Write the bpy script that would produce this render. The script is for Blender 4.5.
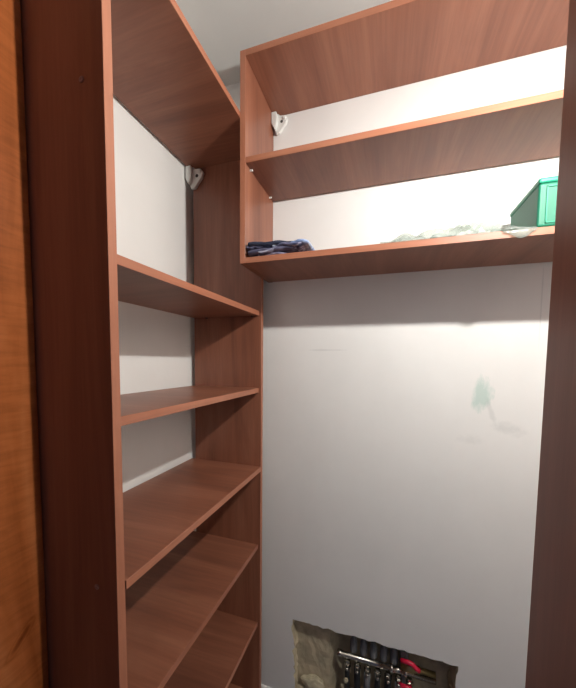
import bpy, bmesh, math, random
from mathutils import Vector, Matrix, noise
from mathutils.geometry import tessellate_polygon
random.seed(4)
for o in list(bpy.data.objects): bpy.data.objects.remove(o)
sc = bpy.context.scene
COL = sc.collection
S, FL = 1.12, 1.26                       # metres per survey unit, floor offset
def P(x, y, z): return Vector((x*S, y*S, (z+FL)*S))

# ------------------------------------------------------------------ camera
F, PPY = 303.290, 379.857
YAW, PITCH, ROLL = .3092, -.0636, .0107
d = Vector((-math.sin(YAW)*math.cos(PITCH), math.cos(YAW)*math.cos(PITCH), math.sin(PITCH)))
r = Vector((math.cos(YAW), math.sin(YAW), 0)); u = r.cross(d)
r, u = math.cos(ROLL)*r+math.sin(ROLL)*u, -math.sin(ROLL)*r+math.cos(ROLL)*u
cam = bpy.data.cameras.new('camera'); camo = bpy.data.objects.new('camera', cam); COL.objects.link(camo)
camo.matrix_world = Matrix.Translation(P(.3956, -1, .0386)) @ Matrix((r, u, -d)).transposed().to_4x4()
cam.sensor_fit = 'HORIZONTAL'; cam.sensor_width = 36; cam.lens = 36*F/576
cam.shift_y = (PPY-344)/576; cam.clip_start = .01
sc.camera = camo

# ------------------------------------------------------------------ world and exposure
w = bpy.data.worlds.new('world'); sc.world = w; w.use_nodes = True
w.node_tree.nodes['Background'].inputs[0].default_value = (.56, .62, 1, 1)
w.node_tree.nodes['Background'].inputs[1].default_value = .15
BULB = 5500.0
vs = sc.view_settings
vs.view_transform = 'Standard'; vs.look = 'None'; vs.exposure = 0.0; vs.gamma = 1; vs.use_curve_mapping = False

# ------------------------------------------------------------------ materials
def lin(c):
    return tuple(((v/255)/12.92 if v/255 <= .04045 else ((v/255+.055)/1.055)**2.4) for v in c)+(1,)
class NT:
    def __init__(s, name):
        s.m = bpy.data.materials.new(name); s.m.use_nodes = True; s.t = s.m.node_tree; s.n = s.t.nodes
        s.b = s.n['Principled BSDF']; s.out = s.n['Material Output']
    def node(s, typ, **kw):
        n = s.n.new(typ)
        for k, v in kw.items(): setattr(n, k, v)
        return n
    def link(s, a, b): s.t.links.new(a, b)
    def set(s, **kw):
        for k, v in kw.items(): s.b.inputs[k.replace('_', ' ')].default_value = v
    def coord(s, scale=(1, 1, 1), rot=(0, 0, 0), rand=0.0):
        c = s.node('ShaderNodeTexCoord'); mp = s.node('ShaderNodeMapping')
        mp.inputs['Scale'].default_value = scale; mp.inputs['Rotation'].default_value = rot
        s.link(c.outputs['Object'], mp.inputs['Vector'])
        if rand:
            oi = s.node('ShaderNodeObjectInfo'); mu = s.node('ShaderNodeMath', operation='MULTIPLY'); mu.inputs[1].default_value = rand
            s.link(oi.outputs['Random'], mu.inputs[0])
            cb = s.node('ShaderNodeCombineXYZ')
            for i in range(3): s.link(mu.outputs[0], cb.inputs[i])
            s.link(cb.outputs[0], mp.inputs['Location'])
        return mp.outputs[0]
    def noise(s, vec, scale, detail=4, rough=.55, dist=0):
        n = s.node('ShaderNodeTexNoise'); n.inputs['Scale'].default_value = scale; n.inputs['Detail'].default_value = detail
        n.inputs['Roughness'].default_value = rough; n.inputs['Distortion'].default_value = dist
        s.link(vec, n.inputs['Vector']); return n.outputs['Fac']
    def ramp(s, fac, stops):
        n = s.node('ShaderNodeValToRGB'); e = n.color_ramp.elements
        while len(e) < len(stops): e.new(.5)
        for el, (p, c) in zip(e, stops): el.position = p; el.color = c
        s.link(fac, n.inputs[0]); return n.outputs['Color']
    def mix(s, fac, a, b, mode='MIX'):
        n = s.node('ShaderNodeMix', data_type='RGBA', blend_type=mode)
        for v, i in ((fac, 0), (a, 6), (b, 7)):
            if hasattr(v, 'default_value'): s.link(v, n.inputs[i])
            else: n.inputs[i].default_value = v
        return n.outputs[2]
    def bump(s, h, strength, dist=.01):
        n = s.node('ShaderNodeBump'); n.inputs['Strength'].default_value = strength; n.inputs['Distance'].default_value = dist
        s.link(h, n.inputs['Height']); s.link(n.outputs[0], s.b.inputs['Normal'])

def laminate(name, axis, lo, mid, hi, rough=.38):
    t = NT(name)
    sc_ = [5., 5., 5.]; sc_[axis] = .5
    v = t.coord(tuple(sc_), rand=9.0)
    n1 = t.noise(v, 2.2, 6, .6, .7)
    s2 = [60., 60., 60.]; s2[axis] = 2.0
    v2 = t.coord(tuple(s2), rand=5.0)
    n2 = t.noise(v2, 2.5, 3, .6)
    c = t.ramp(n1, [(.30, lin(lo)), (.5, lin(mid)), (.72, lin(hi))])
    g = t.ramp(n2, [(.35, (.91, .91, .91, 1)), (.65, (1.04, 1.04, 1.04, 1))])
    t.link(t.mix(1.0, c, g, 'MULTIPLY'), t.b.inputs['Base Color'])
    t.bump(n2, .05, .002); t.set(Roughness=rough); t.b.inputs['Specular IOR Level'].default_value = .5
    return t.m
LO, MI, HI = (116, 71, 54), (137, 86, 65), (156, 103, 80)
M_LAMX = laminate('walnut_laminate_x', 0, LO, MI, HI)
M_LAMY = laminate('walnut_laminate_y', 1, LO, MI, HI)
M_LAMZ = laminate('walnut_laminate_z', 2, LO, MI, HI)
EL, EM, EH = (148, 92, 69), (162, 103, 77), (174, 115, 88)
M_EDGEX = laminate('edge_band_x', 0, EL, EM, EH, .45)
M_EDGEY = laminate('edge_band_y', 1, EL, EM, EH, .45)
M_EDGEZ = laminate('edge_band_z', 2, EL, EM, EH, .45)

def plaster(name, base, var=.05, rough=.75, bumps=.08):
    t = NT(name); v = t.coord()
    n = t.noise(v, 2.2, 5, .6); n2 = t.noise(v, 90, 3, .6); n3 = t.noise(t.coord((1, 1, .15)), 9, 4, .6)
    b = lin(base); k = 1-var; dk = tuple(x*k for x in b[:3])+(1,)
    c = t.ramp(n, [(.35, dk), (.62, b)])
    st = t.ramp(n3, [(.3, (.985, .985, .985, 1)), (.6, (1, 1, 1, 1))])
    return t, t.mix(1., c, st, 'MULTIPLY'), n2, rough, bumps
def finish(t, c, h, rough, bumps):
    t.link(c, t.b.inputs['Base Color']); t.bump(h, bumps, .002); t.set(Roughness=rough); return t.m
M_WALL = finish(*plaster('white_painted_plaster', (233, 232, 229)))
M_CEIL = finish(*plaster('white_ceiling_paint', (236, 236, 232), .03))

def back_wall_material():
    t, c, h, ro, bu = plaster('white_painted_plaster_marked', (233, 232, 229))
    def blob(cx, cz, rx, rz, rot, nscale, lo, hi, stretch=(1, 1, 1)):
        co = t.node('ShaderNodeTexCoord'); mp = t.node('ShaderNodeMapping'); mp.vector_type = 'TEXTURE'
        p = P(cx, 0, cz); mp.inputs['Location'].default_value = (p.x, 0, p.z)
        mp.inputs['Rotation'].default_value = (0, rot, 0); mp.inputs['Scale'].default_value = (rx*S, 1000, rz*S)
        t.link(co.outputs['Object'], mp.inputs['Vector'])
        ln = t.node('ShaderNodeVectorMath', operation='LENGTH'); t.link(mp.outputs[0], ln.inputs[0])
        n = t.noise(t.coord(stretch), nscale, 4, .65)
        sb = t.node('ShaderNodeMath', operation='SUBTRACT'); sb.inputs[0].default_value = 1.0; t.link(ln.outputs['Value'], sb.inputs[1])
        ad = t.node('ShaderNodeMath', operation='MULTIPLY_ADD'); t.link(n, ad.inputs[0]); ad.inputs[1].default_value = 1.3
        ad.inputs[2].default_value = -.65
        a2 = t.node('ShaderNodeMath', operation='ADD'); t.link(ad.outputs[0], a2.inputs[0]); t.link(sb.outputs[0], a2.inputs[1])
        mr = t.node('ShaderNodeMapRange'); mr.inputs['From Min'].default_value = lo; mr.inputs['From Max'].default_value = hi
        t.link(a2.outputs[0], mr.inputs['Value'])
        return mr.outputs[0]
    def amt(f, k):
        m = t.node('ShaderNodeMath', operation='MULTIPLY'); t.link(f, m.inputs[0]); m.inputs[1].default_value = k; return m.outputs[0]
    g = lin((118, 176, 162)); grey = lin((160, 164, 164))
    c = t.mix(amt(blob(.668, -.055, .034, .070, .12, 45, .15, .6, (1, 1, .4)), .42), c, g)
    c = t.mix(amt(blob(.692, -.105, .010, .06, -.35, 45, .1, .6), .22), c, grey)
    c = t.mix(amt(blob(.735, -.150, .065, .03, .15, 40, .25, .9), .22), c, grey)
    c = t.mix(amt(blob(.64, -.19, .06, .03, .15, 40, .4, .9), .12), c, grey)
    c = t.mix(amt(blob(.20, .075, .10, .0035, .0, 20, .1, .6), .22), c, grey)
    c = t.mix(amt(blob(.796, .19, .0022, .13, .0, 12, .0, .5), .25), c, grey)
    return finish(t, c, h, ro, bu)
M_BACK = back_wall_material()

def simple(name, col, rough=.5, metal=0, nscale=0, var=.15, bump=0, **kw):
    t = NT(name); t.set(Roughness=rough, Metallic=metal, Base_Color=lin(col))
    if nscale:
        n = t.noise(t.coord(), nscale, 4); b = lin(col); a = tuple(x*(1-var) for x in b[:3])+(1,)
        t.link(t.ramp(n, [(.35, a), (.65, b)]), t.b.inputs['Base Color'])
        if bump: t.bump(n, bump, .004)
    for k, v in kw.items(): t.b.inputs[k.replace('_', ' ')].default_value = v
    return t.m
M_NICHE = simple('raw_beige_plaster', (204, 190, 160), .9, 0, 18, .35, .5)
M_CHUNK = simple('pale_broken_plaster', (206, 196, 166), .9, 0, 30, .25, .6)
M_BASE = simple('white_gloss_paint', (232, 231, 228), .35, 0, 12, .04)
M_FLOOR = simple('grey_floor_tile', (128, 128, 136), .5, 0, 8, .2)
M_PLAST = simple('white_hanger_plastic', (226, 228, 224), .3, 0, 40, .06)
M_DARK = simple('dark_screw_metal', (70, 66, 62), .4, .6, 60, .2)
M_CAPM = simple('brown_screw_cap', (150, 120, 112), .5, 0, 60, .1)
M_CHROME = simple('nickel_plated_brass', (186, 182, 172), .25, 1, 30, .12)
M_BRASS = simple('worn_brass', (176, 158, 110), .35, 1, 40, .2)
M_BLACK = simple('black_hose_rubber', (34, 36, 38), .45, 0, 30, .2)
M_GREY = simple('dark_grey_valve_plastic', (120, 122, 124), .4, 0, 30, .2)
M_RED = simple('red_valve_handle', (214, 30, 66), .35, 0, 40, .1)
M_TEAL = simple('teal_plastic', (4, 112, 84), .5, 0, 14, .06)
M_TEALR = simple('teal_plastic_rim', (14, 138, 106), .4, 0, 20, .05)
def film():
    t = NT('clear_plastic_film'); tr = t.node('ShaderNodeBsdfTransparent'); tr.inputs[0].default_value = (.80, .84, .81, 1)
    t.set(Base_Color=(.50, .54, .51, 1), Roughness=.16); t.b.inputs['Specular IOR Level'].default_value = .9
    n = t.noise(t.coord(), 25, 3); t.bump(n, .35, .004)
    mx = t.node('ShaderNodeMixShader')
    f = t.noise(t.coord((1, 1, 1)), 25, 4)
    mr = t.node('ShaderNodeMapRange'); mr.inputs['From Min'].default_value = .35; mr.inputs['From Max'].default_value = .7
    mr.inputs['To Min'].default_value = .10; mr.inputs['To Max'].default_value = .45; t.link(f, mr.inputs['Value'])
    t.link(mr.outputs[0], mx.inputs[0]); t.link(tr.outputs[0], mx.inputs[1]); t.link(t.b.outputs[0], mx.inputs[2])
    t.link(mx.outputs[0], t.out.inputs['Surface']); return t.m
M_FILM = film()
def door_wood():
    t = NT('varnished_orange_veneer')
    v = t.coord((3.2, 3.2, .5)); n1 = t.noise(v, 2.0, 5, .55, 1.6)
    c = t.ramp(n1, [(.3, lin((134, 70, 32))), (.5, lin((164, 92, 48))), (.7, lin((180, 108, 62)))])
    rip = t.noise(t.coord((2, 6, 38)), 2.2, 4, .6, .5)                      # fine cross figure
    c = t.mix(1., c, t.ramp(rip, [(.35, (.84, .84, .84, 1)), (.62, (1.05, 1.05, 1.05, 1))]), 'MULTIPLY')
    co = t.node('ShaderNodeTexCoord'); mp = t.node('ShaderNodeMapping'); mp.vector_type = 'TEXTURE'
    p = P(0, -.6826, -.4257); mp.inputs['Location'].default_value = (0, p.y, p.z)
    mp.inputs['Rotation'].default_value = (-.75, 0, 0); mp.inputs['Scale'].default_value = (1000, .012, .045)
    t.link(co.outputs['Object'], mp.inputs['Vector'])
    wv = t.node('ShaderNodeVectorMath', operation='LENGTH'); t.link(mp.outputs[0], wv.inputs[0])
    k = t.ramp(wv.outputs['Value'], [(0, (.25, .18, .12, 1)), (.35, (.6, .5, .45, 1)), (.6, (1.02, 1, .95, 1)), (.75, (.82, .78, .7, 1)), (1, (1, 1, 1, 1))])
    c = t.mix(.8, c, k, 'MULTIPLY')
    t.link(c, t.b.inputs['Base Color']); t.bump(rip, .06, .003)
    t.set(Roughness=.22, Coat_Weight=.4, Coat_Roughness=.12); return t.m
M_DOOR = door_wood()
def cloth_mat(name, a, b, c3, scale, rot):
    t = NT(name); n0 = t.noise(t.coord((1, 5, 5), rot), scale, 3, .5, .4)
    c = t.ramp(n0, [(.36, lin(a)), (.52, lin(b)), (.66, lin(c3))])
    n = t.noise(t.coord(), 220, 2); t.link(c, t.b.inputs['Base Color']); t.bump(n, .25, .002); t.set(Roughness=.85); return t.m
M_CL1 = cloth_mat('navy_cloth', (24, 30, 50), (36, 44, 66), (66, 72, 94), 9, (0, .3, .4))
M_CL2 = cloth_mat('pale_striped_cloth', (44, 52, 82), (104, 104, 132), (188, 186, 204), 14, (0, .5, .9))
M_CL3 = cloth_mat('mauve_striped_cloth', (58, 60, 84), (100, 100, 126), (160, 156, 180), 11, (0, .2, 1.1))
M_CL4 = cloth_mat('light_blue_cloth', (120, 140, 180), (160, 178, 208), (206, 216, 232), 12, (0, .5, .2))
def emit(name, col, st):
    t = NT(name); t.set(Base_Color=col, Emission_Color=col, Emission_Strength=st); return t.m
M_BULB = emit('lit_bulb_glass', (1, .972, .92, 1), BULB)

# ------------------------------------------------------------------ mesh helpers
def obj(name, bm, mat, parent=None, smooth=False):
    me = bpy.data.meshes.new(name); bmesh.ops.recalc_face_normals(bm, faces=bm.faces); bm.to_mesh(me); bm.free()
    if smooth:
        for p in me.polygons: p.use_smooth = True
    me.materials.append(mat); o = bpy.data.objects.new(name, me); COL.objects.link(o)
    if parent: o.parent = parent
    return o
def empty(name, label, cat, group=None):
    o = bpy.data.objects.new(name, None); o.empty_display_size = .05; COL.objects.link(o); return tag(o, label, cat, group)
def tag(o, label=None, cat=None, group=None, kind=None):
    for k, v in (('label', label), ('category', cat), ('group', group), ('kind', kind)):
        if v: o[k] = v
    return o
def box_bm(a, b, bev=0.0, seg=1, bm=None):
    """axis aligned box between two points in metres"""
    own = bmesh.new()
    lo = Vector([min(a[i], b[i]) for i in range(3)]); hi = Vector([max(a[i], b[i]) for i in range(3)])
    bmesh.ops.create_cube(own, size=1)
    for v in own.verts: v.co = Vector([lo[i]+(v.co[i]+.5)*(hi[i]-lo[i]) for i in range(3)])
    if bev: bmesh.ops.bevel(own, geom=list(own.edges), offset=bev, segments=seg, affect='EDGES', profile=.5)
    if bm is None: return own
    join(bm, own); return bm
def join(bm, other):
    me = bpy.data.meshes.new('tmp'); other.to_mesh(me); bm.from_mesh(me); bpy.data.meshes.remove(me); other.free()
def ubox(x0, x1, y0, y1, z0, z1, bev=.0006, seg=1): return box_bm(P(x0, y0, z0), P(x1, y1, z1), bev, seg)
def cyl_bm(a, b, r1, r2=None, n=16, bm=None):
    own = bmesh.new(); r2 = r1 if r2 is None else r2
    a, b = Vector(a), Vector(b); ax = b-a
    bmesh.ops.create_cone(own, cap_ends=True, segments=n, radius1=r1, radius2=r2, depth=ax.length)
    mt = Matrix.Translation((a+b)/2) @ ax.to_track_quat('Z', 'Y').to_matrix().to_4x4()
    bmesh.ops.transform(own, matrix=mt, verts=own.verts)
    if bm is None: return own
    join(bm, own); return bm
def lathe_bm(a, axis, prof, n=20):
    """prof = [(t along axis, radius)]"""
    bm = bmesh.new(); a = Vector(a); ax = Vector(axis).normalized(); q = ax.to_track_quat('Z', 'Y')
    rings = []
    for t, rad in prof:
        rings.append([bm.verts.new(a+ax*t+q @ Vector((rad*math.cos(2*math.pi*i/n), rad*math.sin(2*math.pi*i/n), 0))) for i in range(n)])
    for A, B in zip(rings, rings[1:]):
        for i in range(n): bm.faces.new((A[i], A[(i+1) % n], B[(i+1) % n], B[i]))
    bm.faces.new(rings[0][::-1]); bm.faces.new(rings[-1]); return bm
def tube_bm(pts, rad, n=10):
    bm = bmesh.new(); pts = [Vector(p) for p in pts]; rings = []
    for i, p in enumerate(pts):
        t = (pts[min(i+1, len(pts)-1)]-pts[max(i-1, 0)]).normalized(); q = t.to_track_quat('Z', 'Y')
        rings.append([bm.verts.new(p+q @ Vector((rad*math.cos(2*math.pi*k/n), rad*math.sin(2*math.pi*k/n), 0))) for k in range(n)])
    for A, B in zip(rings, rings[1:]):
        for k in range(n): bm.faces.new((A[k], A[(k+1) % n], B[(k+1) % n], B[k]))
    bm.faces.new(rings[0][::-1]); bm.faces.new(rings[-1]); return bm
def prism_bm(outline, y0, y1):
    """outline [(x,z)] in survey units, extruded between y0 and y1"""
    bm = bmesh.new()
    A = [bm.verts.new(P(x, y0, z)) for x, z in outline]; B = [bm.verts.new(P(x, y1, z)) for x, z in outline]
    n = len(A); bm.faces.new(A); bm.faces.new(B[::-1])
    for i in range(n): bm.faces.new((A[i], B[i], B[(i+1) % n], A[(i+1) % n]))
    return bm

# ------------------------------------------------------------------ room shell
T = .0157                                # board thickness
YB, XL, XR, ZC, ZF = .008, -.283, 1.20, 1.000, -FL
HX0, HX1, HZ0, HZ1 = .101, .640, -1.185, -.904
def hole_loop():
    rnd = random.Random(11); pts = []
    def run(a, b, n, j):
        for i in range(n):
            f = i/n; k = j if i else 0
            pts.append((a[0]+(b[0]-a[0])*f+rnd.uniform(-k, k), a[1]+(b[1]-a[1])*f+rnd.uniform(-k, k)))
    run((HX0, HZ1), (HX1, HZ1-.002), 34, .0035)
    run((HX1, HZ1-.002), (HX1-.004, HZ0), 18, .006)
    run((HX1-.004, HZ0), (HX0+.01, HZ0), 30, .005)
    run((HX0+.01, HZ0), (HX0, HZ1), 18, .006)
    return pts
HOLE = hole_loop()
def back_wall():
    bm = bmesh.new(); th = .14
    outer = [(XL-.1, ZF), (XR+.1, ZF), (XR+.1, ZC), (XL-.1, ZC)]
    o3 = [Vector((x, z, 0)) for x, z in outer]; h3 = [Vector((x, z, 0)) for x, z in HOLE]
    tri = tessellate_polygon([o3, h3]); al = outer+HOLE
    V = [bm.verts.new(P(x, YB, z)) for x, z in al]
    for t in tri: bm.faces.new([V[i] for i in t])
    # thickness behind, outside of the hole
    Bv = [bm.verts.new(P(x, YB+th, z)) for x, z in outer]
    for i in range(4): bm.faces.new((V[i], V[(i+1) % 4], Bv[(i+1) % 4], Bv[i]))
    bm.faces.new(Bv)
    return bm
wb = tag(obj('wall_back', back_wall(), M_BACK), 'white plaster back wall with green smear and broken opening low down', 'wall', kind='structure')
ND = .085
def niche():
    bm = bmesh.new(); rnd = random.Random(3); rings = []
    for k, f in enumerate((0, .12, .45, .75, 1)):
        ring = []
        for i, (x, z) in enumerate(HOLE):
            j = 0 if k == 0 else .004
            cx, cz = (HX0+HX1)/2, (HZ0+HZ1)/2
            g = 1-.02*f if k else 1
            dp = .030+(ND-.030)*min(1, max(0, (x-.235)/.035))
            ring.append(bm.verts.new(P(cx+(x-cx)*g+rnd.uniform(-j, j), YB+dp*f+(rnd.uniform(-.004, .004) if k else 0), cz+(z-cz)*g+rnd.uniform(-j, j))))
        rings.append(ring)
    n = len(HOLE)
    for A, B in zip(rings, rings[1:]):
        for i in range(n): bm.faces.new((A[i], A[(i+1) % n], B[(i+1) % n], B[i]))
    # back face: columns between top and bottom run, following the depth profile

    nx, nz = 40, 12; G = []
    for i in range(nx+1):
        col = []
        for k in range(nz+1):
            x = HX0+(HX1-HX0)*i/nx; z = HZ1+(HZ0-HZ1)*k/nz
            dp = .030+(ND-.030)*min(1, max(0, (x-.235)/.035))
            col.append(bm.verts.new(P(x, YB+dp-.001+.004*noise.noise(Vector((x*40, z*40, 0))), z)))
        G.append(col)
    for i in range(nx):
        for k in range(nz): bm.faces.new((G[i][k], G[i+1][k], G[i+1][k+1], G[i][k+1]))
    return bm
o = obj('niche', niche(), M_NICHE, wb); o['label'] = 'rough beige plaster lining of the opening'
tag(obj('wall_left', ubox(XL-.1, XL, -1.5, YB, ZF, ZC, 0), M_WALL), 'white plaster wall behind the tall shelving unit', 'wall', kind='structure')
tag(obj('wall_right', ubox(XR, XR+.1, -1.5, YB, ZF, ZC, 0), M_WALL), 'white plaster wall beside the green box', 'wall', kind='structure')
tag(obj('ceiling', ubox(XL-.1, XR+.1, -3.0, YB+.14, ZC, ZC+.08, 0), M_CEIL), 'plain white ceiling above the shelves', 'ceiling', kind='structure')
tag(obj('floor', ubox(XL-.1, XR+.1, -3.0, YB+.14, ZF-.06, ZF, 0), M_FLOOR), 'grey floor under the shelving unit', 'floor', kind='structure')
def baseboard():
    prof = [(0, 0), (.012, 0), (.012, .045), (.009, .054), (.004, .060), (0, .060)]
    bm = bmesh.new()
    A = [bm.verts.new(P(XL, YB-a, ZF+b)) for a, b in prof]; B = [bm.verts.new(P(XR, YB-a, ZF+b)) for a, b in prof]
    bm.faces.new(A); bm.faces.new(B[::-1])
    for i in range(len(A)): bm.faces.new((A[i], B[i], B[(i+1) % len(A)], A[(i+1) % len(A)]))
    return bm
tag(obj('baseboard_back', baseboard(), M_BASE), 'white baseboard at the foot of the back wall', 'baseboard', kind='structure')

# open door, its varnished face seen at a slant
DX, DY = -.164, -.6424
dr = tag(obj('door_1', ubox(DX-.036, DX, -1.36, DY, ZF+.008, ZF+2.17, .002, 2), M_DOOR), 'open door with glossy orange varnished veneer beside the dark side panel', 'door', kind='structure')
bm = lathe_bm(P(DX, -1.30, -.34), (1, 0, 0), [(0, .026), (.004, .026), (.006, .022), (.008, .010), (.05, .010), (.052, .012), (.060, .012), (.062, .008)])
dh = obj('handle', bm, M_CHROME, dr, True); dh['label'] = 'nickel door handle'
obj('lever', box_bm(P(DX, -1.30, -.34)+Vector((.05, -.01, -.009)), P(DX, -1.30, -.34)+Vector((.064, .11, .009)), .005, 2), M_CHROME, dh)

# ------------------------------------------------------------------ tall shelving unit on the wall_left side
YF, YN, DL, XF = -.0536, -.6258, .2629, -.003
unit = empty('shelving_unit', 'tall open brown laminate shelving unit with six compartments against the side wall', 'shelving unit')
unit.location = P(-DL/2, (YF+YN)/2, ZF)
def under(o, root):
    o.parent = root; o.matrix_parent_inverse = Matrix.Translation(-root.location); return o
EB = .0012                                # edge band stands proud, metres
def panel(name, root, lims, mat, edge=None, emat=None, bev=.0005):
    """lims x0,x1,y0,y1,z0,z1; edge '+x' or '-y': which face carries the edge band"""
    o = under(obj(name, ubox(*lims, bev), mat), root)
    if edge:
        x0, x1, y0, y1, z0, z1 = lims; a, b = P(x0, y0, z0), P(x1, y1, z1)
        if edge == '+x': a.x = b.x; b.x += EB
        if edge == '-y': b.y = a.y; a.y -= EB
        e = obj('edge_band', box_bm(a, b, .0004), emat); e.parent = o
        e['label'] = 'lighter reddish front edge'
    return o
SUBP = []
far = panel('side_panel', unit, (-DL, XF, YF, YF+T, ZF, .7147), M_LAMZ, '+x', M_EDGEZ)
near = panel('side_panel', unit, (-DL, XF, YN-T, YN, ZF, .7147), M_LAMZ, '+x', M_EDGEZ)
panel('top_panel', unit, (-DL-.010, XF, YN, YF, .7147-T, .7147), M_LAMX, '+x', M_EDGEY)
shelf_z = (.2028, -.0552, -.3262, -.6055, -.8924)
shx = (-.0085, -.0085, .002, -.0085, -.0085)
for z, dx, bk in zip(shelf_z, shx, (0, 0, .013, .018, .010)):
    s = panel('shelf', unit, (-DL-bk, XF+dx, YN+.0008, YF-.0008, z-T, z), M_LAMX, '+x', M_EDGEY)
    for y, sg in ((YF, -1), (YN, 1)):
        for x in (-.21, -.035):
            c = obj('shelf_pin', cyl_bm(P(x, y, z-T-.0026), P(x, y+sg*.007, z-T-.0026), .0028, n=10), M_DARK); c.parent = s
panel('bottom_panel', unit, (-DL, XF, YN, YF, -1.165-T, -1.165), M_LAMX, '+x', M_EDGEY)
panel('plinth', unit, (-.03, -.03+T, YN, YF, ZF, -1.165-T), M_LAMY)
for zz in (-.3357, .45, -1.0):
    c = obj('screw_cap', lathe_bm(P(-.0445, YN-T, zz), (0, -1, 0), [(0, .0052), (.0006, .0052), (.0012, .004), (.0013, .0015), (.0008, .0012)], 14), M_CAPM, None, True)
    c.parent = near
def hanger(root, x, y, z, k=1.0):
    """white cabinet hanger in the upper corner: heart shaped plate, side cheek, hook, screw"""
    out = [(0, 0), (.022, .002), (.030, -.006), (.050, -.008), (.060, -.020), (.055, -.036), (.040, -.052), (.028, -.068), (.014, -.070), (.006, -.050), (0, -.03)]
    o = under(obj('hanger', prism_bm([(x+a*k, z+b*k) for a, b in out], y-.012, y-.0005), M_PLAST), root)
    bv = o.modifiers.new('bevel', 'BEVEL'); bv.width = .002; bv.segments = 2
    o['label'] = 'white plastic corner hanger'
    ck = [(0, .001), (.020, .001), (.024, -.022), (.020, -.048), (.012, -.060), (0, -.040)]
    c = obj('cheek', prism_bm([(x+a*k, z+b*k) for a, b in ck], y-.026, y-.010), M_PLAST); c.parent = o
    bv = c.modifiers.new('bevel', 'BEVEL'); bv.width = .003; bv.segments = 2
    s = obj('screw', cyl_bm(P(x+.037*k, y-.010, z-.030*k), P(x+.037*k, y-.0128, z-.030*k), .0062*k, n=12), M_DARK); s.parent = o
    l = obj('lug', lathe_bm(P(x+.049*k, y-.011, z-.019*k), (0, -1, 0), [(0, .007), (.005, .007), (.007, .005)], 14), M_PLAST); l.parent = o
hanger(unit, -DL-.013, YF, .7147-T-.001, 1.0)

# ------------------------------------------------------------------ wall shelf hung on the back wall
X1, XW, DW = -.0016, 1.19, .211
wu = empty('wall_shelf', 'long brown laminate wall shelf with two open compartments hung on the back wall', 'wall shelf')
wu.location = P((X1+XW)/2, YB, .3245-T)
ZT, ZM, ZBt = .8694, .5937, .3245
lp = panel('side_panel', wu, (X1, X1+T, -DW, YB-.002, ZBt-T, ZT), M_LAMZ, '-y', M_EDGEZ)
panel('side_panel', wu, (XW-T, XW, -DW, YB-.002, ZBt-T, ZT), M_LAMZ, '-y', M_EDGEZ)
panel('top_panel', wu, (X1+T, XW-T, -DW, YB-.001, ZT-T, ZT), M_LAMY, '-y', M_EDGEX)
ms = panel('shelf', wu, (X1+T+.0008, XW-T-.0008, -DW+.001, 0, ZM-T, ZM), M_LAMY, '-y', M_EDGEX)
panel('bottom_panel', wu, (X1+T, XW-T, -DW, .001, ZBt-T, ZBt), M_LAMY, '-y', M_EDGEX)
for y in (-.18, -.03):
    for x, sg in ((X1+T, 1), (XW-T, -1)):
        c = obj('shelf_pin', cyl_bm(P(x, y, ZM-T-.0028), P(x+sg*.008, y, ZM-T-.0028), .003, n=10), M_PLAST); c.parent = ms
hanger(wu, X1+T+.0005, YB-.002, ZT-T-.002, .86)

# ------------------------------------------------------------------ dark upright panel at the closet front
PX, PY = .5286, -.680
pp = empty('upright_panel', 'dark brown laminate upright panel standing in front of the green box', 'panel')
pp.location = P(PX+T/2, PY-.3, ZF)
panel('board', pp, (PX, PX+T, -1.30, PY, ZF, ZC-.01), M_LAMZ)

# ------------------------------------------------------------------ bare bulb hanging from the ceiling
LX, LY, LZ = .74, -.585, .575
lamp = empty('pendant_lamp', 'bare bulb hanging on a white cord from the ceiling', 'lamp'); lamp.location = P(LX, LY, LZ)
under(obj('ceiling_rose', lathe_bm(P(LX, LY, ZC), (0, 0, -1), [(0, .045), (.010, .045), (.022, .034), (.028, .012)], 28), M_PLAST, None, True), lamp)
under(obj('cord', tube_bm([P(LX, LY, ZC)-Vector((0, 0, .02)), P(LX, LY, LZ)+Vector((0, 0, .08))], .003, 8), M_PLAST, None, True), lamp)
under(obj('socket', lathe_bm(P(LX, LY, LZ)+Vector((0, 0, .012)), (0, 0, 1), [(0, .017), (.004, .019), (.04, .018), (.055, .012), (.06, .005)], 24), M_PLAST, None, True), lamp)
bb = bmesh.new(); bmesh.ops.create_icosphere(bb, subdivisions=2, radius=.014)
for v in bb.verts:
    f = max(0, v.co.z/.014); v.co.z *= 1+.15*f; v.co.y *= 1-.35*f*f; v.co.x *= 1-.35*f*f
bmesh.ops.translate(bb, verts=bb.verts, vec=P(LX, LY, LZ))
under(obj('bulb', bb, M_BULB, None, True), lamp)

# ------------------------------------------------------------------ green box on the wall shelf
gb = empty('storage_box', 'green plastic box at the end of the wall shelf beside the clear film', 'box')
BX0, BX1, BY0, BY1, BZ0, BZ1 = .6985, .840, -.199, -.035, ZBt, .433
gb.location = P((BX0+BX1)/2, (BY0+BY1)/2, BZ0)
body = under(obj('body', ubox(BX0, BX1, BY0+.003, BY1, BZ0+.006, BZ1-.010, .006, 3), M_TEAL), gb)
under(obj('lid', ubox(BX0-.0015, BX1+.0015, BY0+.001, BY1+.001, BZ1-.012, BZ1, .004, 2), M_TEALR), gb)
under(obj('foot', ubox(BX0+.004, BX1-.004, BY0+.007, BY1-.004, BZ0, BZ0+.008, .002), M_GREY), gb)
fr = bmesh.new()
fx0, fx1, fz0, fz1, fw = BX0+.013, BX1-.006, BZ0+.013, BZ1-.018, .003
for a, b in (((fx0, fz0), (fx0+fw, fz1)), ((fx1-fw, fz0), (fx1, fz1)), ((fx0, fz0), (fx1, fz0+fw)), ((fx0, fz1-fw), (fx1, fz1))):
    box_bm(P(a[0], BY0+.0012, a[1]), P(b[0], BY0+.006, b[1]), .0006, 1, fr)
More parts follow.
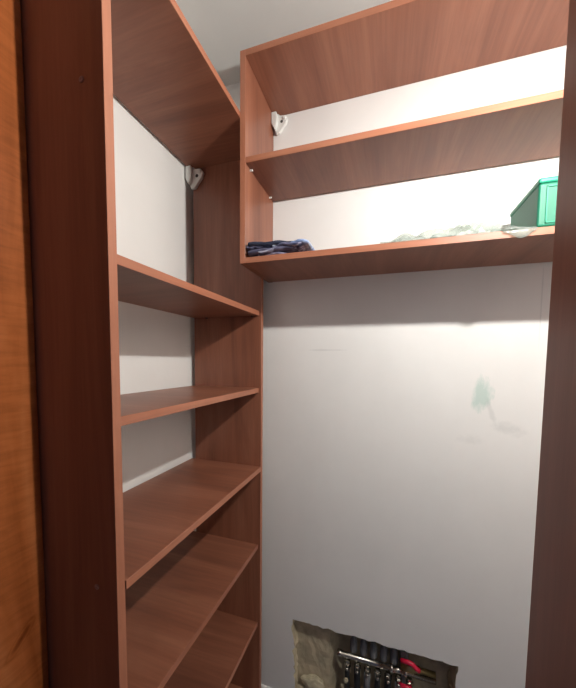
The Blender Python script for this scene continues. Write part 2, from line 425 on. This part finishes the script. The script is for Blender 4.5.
f = obj('front_rib', fr, M_TEALR); f.parent = body; f['label'] = 'raised frame on the box front'

# ------------------------------------------------------------------ clear plastic film lying on the wall shelf
def film_bm():
    bm = bmesh.new(); nx, ny = 90, 26; top = []; bot = []
    x0, x1, y0, y1 = .375, .690, -.214, -.075
    for i in range(nx+1):
        ra, rb = [], []
        fx = i/nx
        for j in range(ny+1):
            fy = j/ny
            env = (math.sin(math.pi*min(1, fx*1.02))**.5 if 0 < fx < .98 else 0)*(math.sin(math.pi*fy)**.45 if 0 < fy < 1 else 0)
            x = x0+(x1-x0)*fx; y = y0+(y1-y0)*fy
            p = Vector((x*13, y*22, 0)); n1 = noise.noise(p); n2 = abs(noise.noise(p*1.7+Vector((7, 3, 1))))
            h = (.024+.034*fx**1.5)*env*(.6+.6*n1+1.3*n2)
            h = max(.0012, h)
            y2 = y+.010*noise.noise(Vector((x*30, 5, fy)))*(1-fy)
            y2 = max(y2, -.2105-.0035) if not (.78 < fx < .93) else y2
            z = ZBt+.0012+h
            ra.append(bm.verts.new(P(x, y2, z))); rb.append(bm.verts.new(P(x, y2, ZBt+.0006)))
        top.append(ra); bot.append(rb)
    for i in range(nx):
        for j in range(ny):
            bm.faces.new((top[i][j], top[i+1][j], top[i+1][j+1], top[i][j+1]))
            bm.faces.new((bot[i][j], bot[i][j+1], bot[i+1][j+1], bot[i+1][j]))
    for i in range(nx):
        bm.faces.new((top[i][0], bot[i][0], bot[i+1][0], top[i+1][0])); bm.faces.new((top[i][ny], top[i+1][ny], bot[i+1][ny], bot[i][ny]))
    for j in range(ny):
        bm.faces.new((top[0][j], top[0][j+1], bot[0][j+1], bot[0][j])); bm.faces.new((top[nx][j], bot[nx][j], bot[nx][j+1], top[nx][j+1]))
    return bm
pf = empty('plastic_film', 'crumpled clear plastic film lying on the wall shelf beside the green box', 'plastic film')
pf.location = P(.53, -.14, ZBt)
under(obj('sheet', film_bm(), M_FILM, None, True), pf)
def flap_bm():
    bm = bmesh.new(); n = 10; A = []; B = []
    for i in range(n+1):
        f = i/n; x = .630+.062*f; dz = .020*(1-abs(2*f-1.1)**1.5)
        row = []
        for k, (yy, zz) in enumerate(((-.205, ZBt+.003), (-.2136, ZBt+.002), (-.2150, ZBt-.004), (-.2154, ZBt-max(.005, dz)))):
            row.append(bm.verts.new(P(x, yy+.0006*math.sin(i*2.1+k), zz)))
        A.append(row)
    for i in range(n):
        for k in range(3): bm.faces.new((A[i][k], A[i+1][k], A[i+1][k+1], A[i][k+1]))
    return bm
fl = under(obj('flap', flap_bm(), M_FILM, None, True), pf)
sm = fl.modifiers.new('solid', 'SOLIDIFY'); sm.thickness = .0004

# ------------------------------------------------------------------ folded cloth at the other end of the wall shelf
ct = empty('folded_cloth', 'small folded navy patterned cloth lying at the end of the wall shelf', 'cloth')
ct.location = P(.10, -.15, ZBt)
def fold_bm(x0, x1, y0, y1, z0, h, seed, tip=.35, lean=0.0):
    """one flattened fold of cloth: rounded strip, wavy, tapering to its right tip"""
    bm = bmesh.new(); nu, nv = 36, 20; R = []
    for i in range(nu+1):
        f = i/nu; x = x0+(x1-x0)*f
        tp = min(1, (f/.05)**.5 if f < .05 else 1)*(1 if f < 1-tip else max(.0, 1-((f-1+tip)/tip)**2.2)**.5)
        tp = max(tp, .05); ring = []
        cy = (y0+y1)/2; hw = (y1-y0)/2*(.55+.45*tp)
        wob = .006*noise.noise(Vector((f*4, seed*3.7, 0)))
        for k in range(nv):
            a = 2*math.pi*k/nv; ca, sa = math.cos(a), math.sin(a)
            ey = math.copysign(abs(ca)**.6, ca); ez = math.copysign(abs(sa)**.8, sa)
            wr = 1+.30*noise.noise(Vector((f*5+seed, ey*1.6, ez)))+.12*noise.noise(Vector((f*14, ey*3+seed, ez*2)))
            z = z0+h/2*(1+ez*tp*wr)+wob*(z0 > ZBt+.004)+lean*(f-.5)
            ring.append(bm.verts.new(P(x, cy+hw*ey+.004*noise.noise(Vector((f*6, seed, ez))), max(z, ZBt+.0008))))
        R.append(ring)
    for A, B in zip(R, R[1:]):
        for k in range(nv): bm.faces.new((A[k], A[(k+1) % nv], B[(k+1) % nv], B[k]))
    bm.faces.new(R[0][::-1]); bm.faces.new(R[-1]); return bm
xa = X1+T+.001
for (x0, x1, y0, y1, z0, h, sd, tip, ln, m) in (
        (xa+.030, .135, -.206, -.08, ZBt, .013, 1, .4, .0, M_CL3),
        (xa+.001, .165, -.2165, -.09, ZBt+.007, .015, 2, .45, .010, M_CL3),
        (xa+.035, .182, -.2185, -.09, ZBt+.013, .013, 8, .30, .020, M_CL2),
        (xa, .085, -.214, -.09, ZBt+.018, .012, 4, .5, -.004, M_CL3),
        (xa+.075, .194, -.212, -.10, ZBt+.020, .014, 6, .20, .006, M_CL4),
        (xa+.001, .172, -.2175, -.085, ZBt+.022, .0205, 5, .45, -.005, M_CL1)):
    under(obj('fold', fold_bm(x0, x1, y0, y1, z0, h, sd, tip, ln), m, None, True), ct)

# ------------------------------------------------------------------ heating manifold inside the opening
mf = empty('pipe_manifold', 'nickel pipe manifold with black hoses and red valve handles inside the wall opening', 'manifold')
mf.location = P(.43, .045, HZ0)
def part(name, bm, mat, parent=None, smooth=True):
    o = obj(name, bm, mat, None, smooth)
    if parent: o.parent = parent
    else: under(o, mf)
    return o
YP, ZP = .030, -1.000
bar = part('header_pipe', lathe_bm(P(.262, YP, ZP), (1, 0, 0), [(0, .008), (.002, .0125), (.016, .0125), (.018, .0105), (.14, .0105), (.200, .0105), (.201, .0145), (.212, .0145), (.213, .0105), (.250, .0105), (.2505, .0125), (.262, .0125), (.2625, .0105), (.36, .0105)], 20), M_CHROME)
bar2 = part('header_pipe', lathe_bm(P(.30, .066, -.945), (1, 0, 0), [(0, .007), (.002, .0105), (.24, .0105), (.241, .013), (.252, .013), (.253, .0105), (.32, .0105)], 18), M_GREY)
for k in range(6):
    x = .318+.034*k
    part('valve_cap', lathe_bm(P(x, .045, -.992), (0, 0, 1), [(0, .0125), (.006, .0140), (.044, .0140), (.050, .012), (.054, .009), (.066, .008)], 14), M_GREY, bar2)
for k in range(7):
    x = .300+.034*k
    n_ = part('nut', lathe_bm(P(x, YP-.004, ZP-.012), (0, 0, -1), [(0, .0095), (.010, .0095), (.011, .0135), (.028, .0135), (.030, .010)], 6), M_CHROME, bar, False)
    part('stud', lathe_bm(P(x, YP-.016, ZP-.034), (0, -1, 0), [(0, .0062), (.005, .0062), (.008, .004)], 12), M_CHROME, bar)
    part('hose', tube_bm([P(x, YP-.004, ZP-.034), P(x, YP-.003, ZP-.075), P(x+.002*math.sin(k*2), YP+.002, ZP-.12), P(x+.005*math.sin(k*3), YP+.012, HZ0+.004)], .0125 if k % 3 else .0105, 12), M_BLACK if k % 3 != 2 else M_GREY)
part('end_plug', lathe_bm(P(.297, YP-.014, ZP-.078), (0, -1, 0), [(0, .009), (.006, .009), (.007, .006), (.012, .005)], 6), M_CHUNK, None, False)
for x, y, z in ((.505, .020, -.962), (.500, .014, -1.044)):
    v = part('valve', lathe_bm(P(x-.03, y+.014, z-.020), (1, 0, 0), [(0, .013), (.012, .013), (.014, .017), (.046, .017), (.048, .013), (.066, .013), (.068, .010), (.12, .010)], 16), M_BRASS)
    part('valve_stem', cyl_bm(P(x, y+.014, z-.010), P(x, y-.002, z+.004), .006, n=12), M_CHROME, v)
    b_ = bmesh.new()
    pts = [(-.030, .004, .010), (-.012, -.006, .016), (.004, -.010, .016), (.014, -.012, .004), (.026, -.010, -.006)]
    join(b_, tube_bm([P(x+a0[0], y+a0[1]*.5, z+a0[2]*.8) for a0 in pts], .0080, 12))
    h_ = part('valve_handle', b_, M_RED, v); h_['label'] = 'red lever handle'
part('bracket', ubox(.475, .490, .030, .092, -1.10, -.93, .001), M_GREY, None, False)
ch = bmesh.new(); bmesh.ops.create_icosphere(ch, subdivisions=3, radius=1)
for v in ch.verts:
    n_ = 1+.35*noise.noise(v.co*1.6+Vector((4, 1, 2)))+.12*noise.noise(v.co*5)
    v.co = Vector((v.co.x*.048*n_, v.co.y*.018*n_, v.co.z*.034*n_))
zmin = min(v.co.z for v in ch.verts)
bmesh.ops.translate(ch, verts=ch.verts, vec=P(.178, .030, HZ0)+Vector((0, 0, -zmin+.004)))
tag(obj('plaster_chunk', ch, M_CHUNK), 'pale broken plaster lump inside the wall opening beside the hoses', 'rubble')
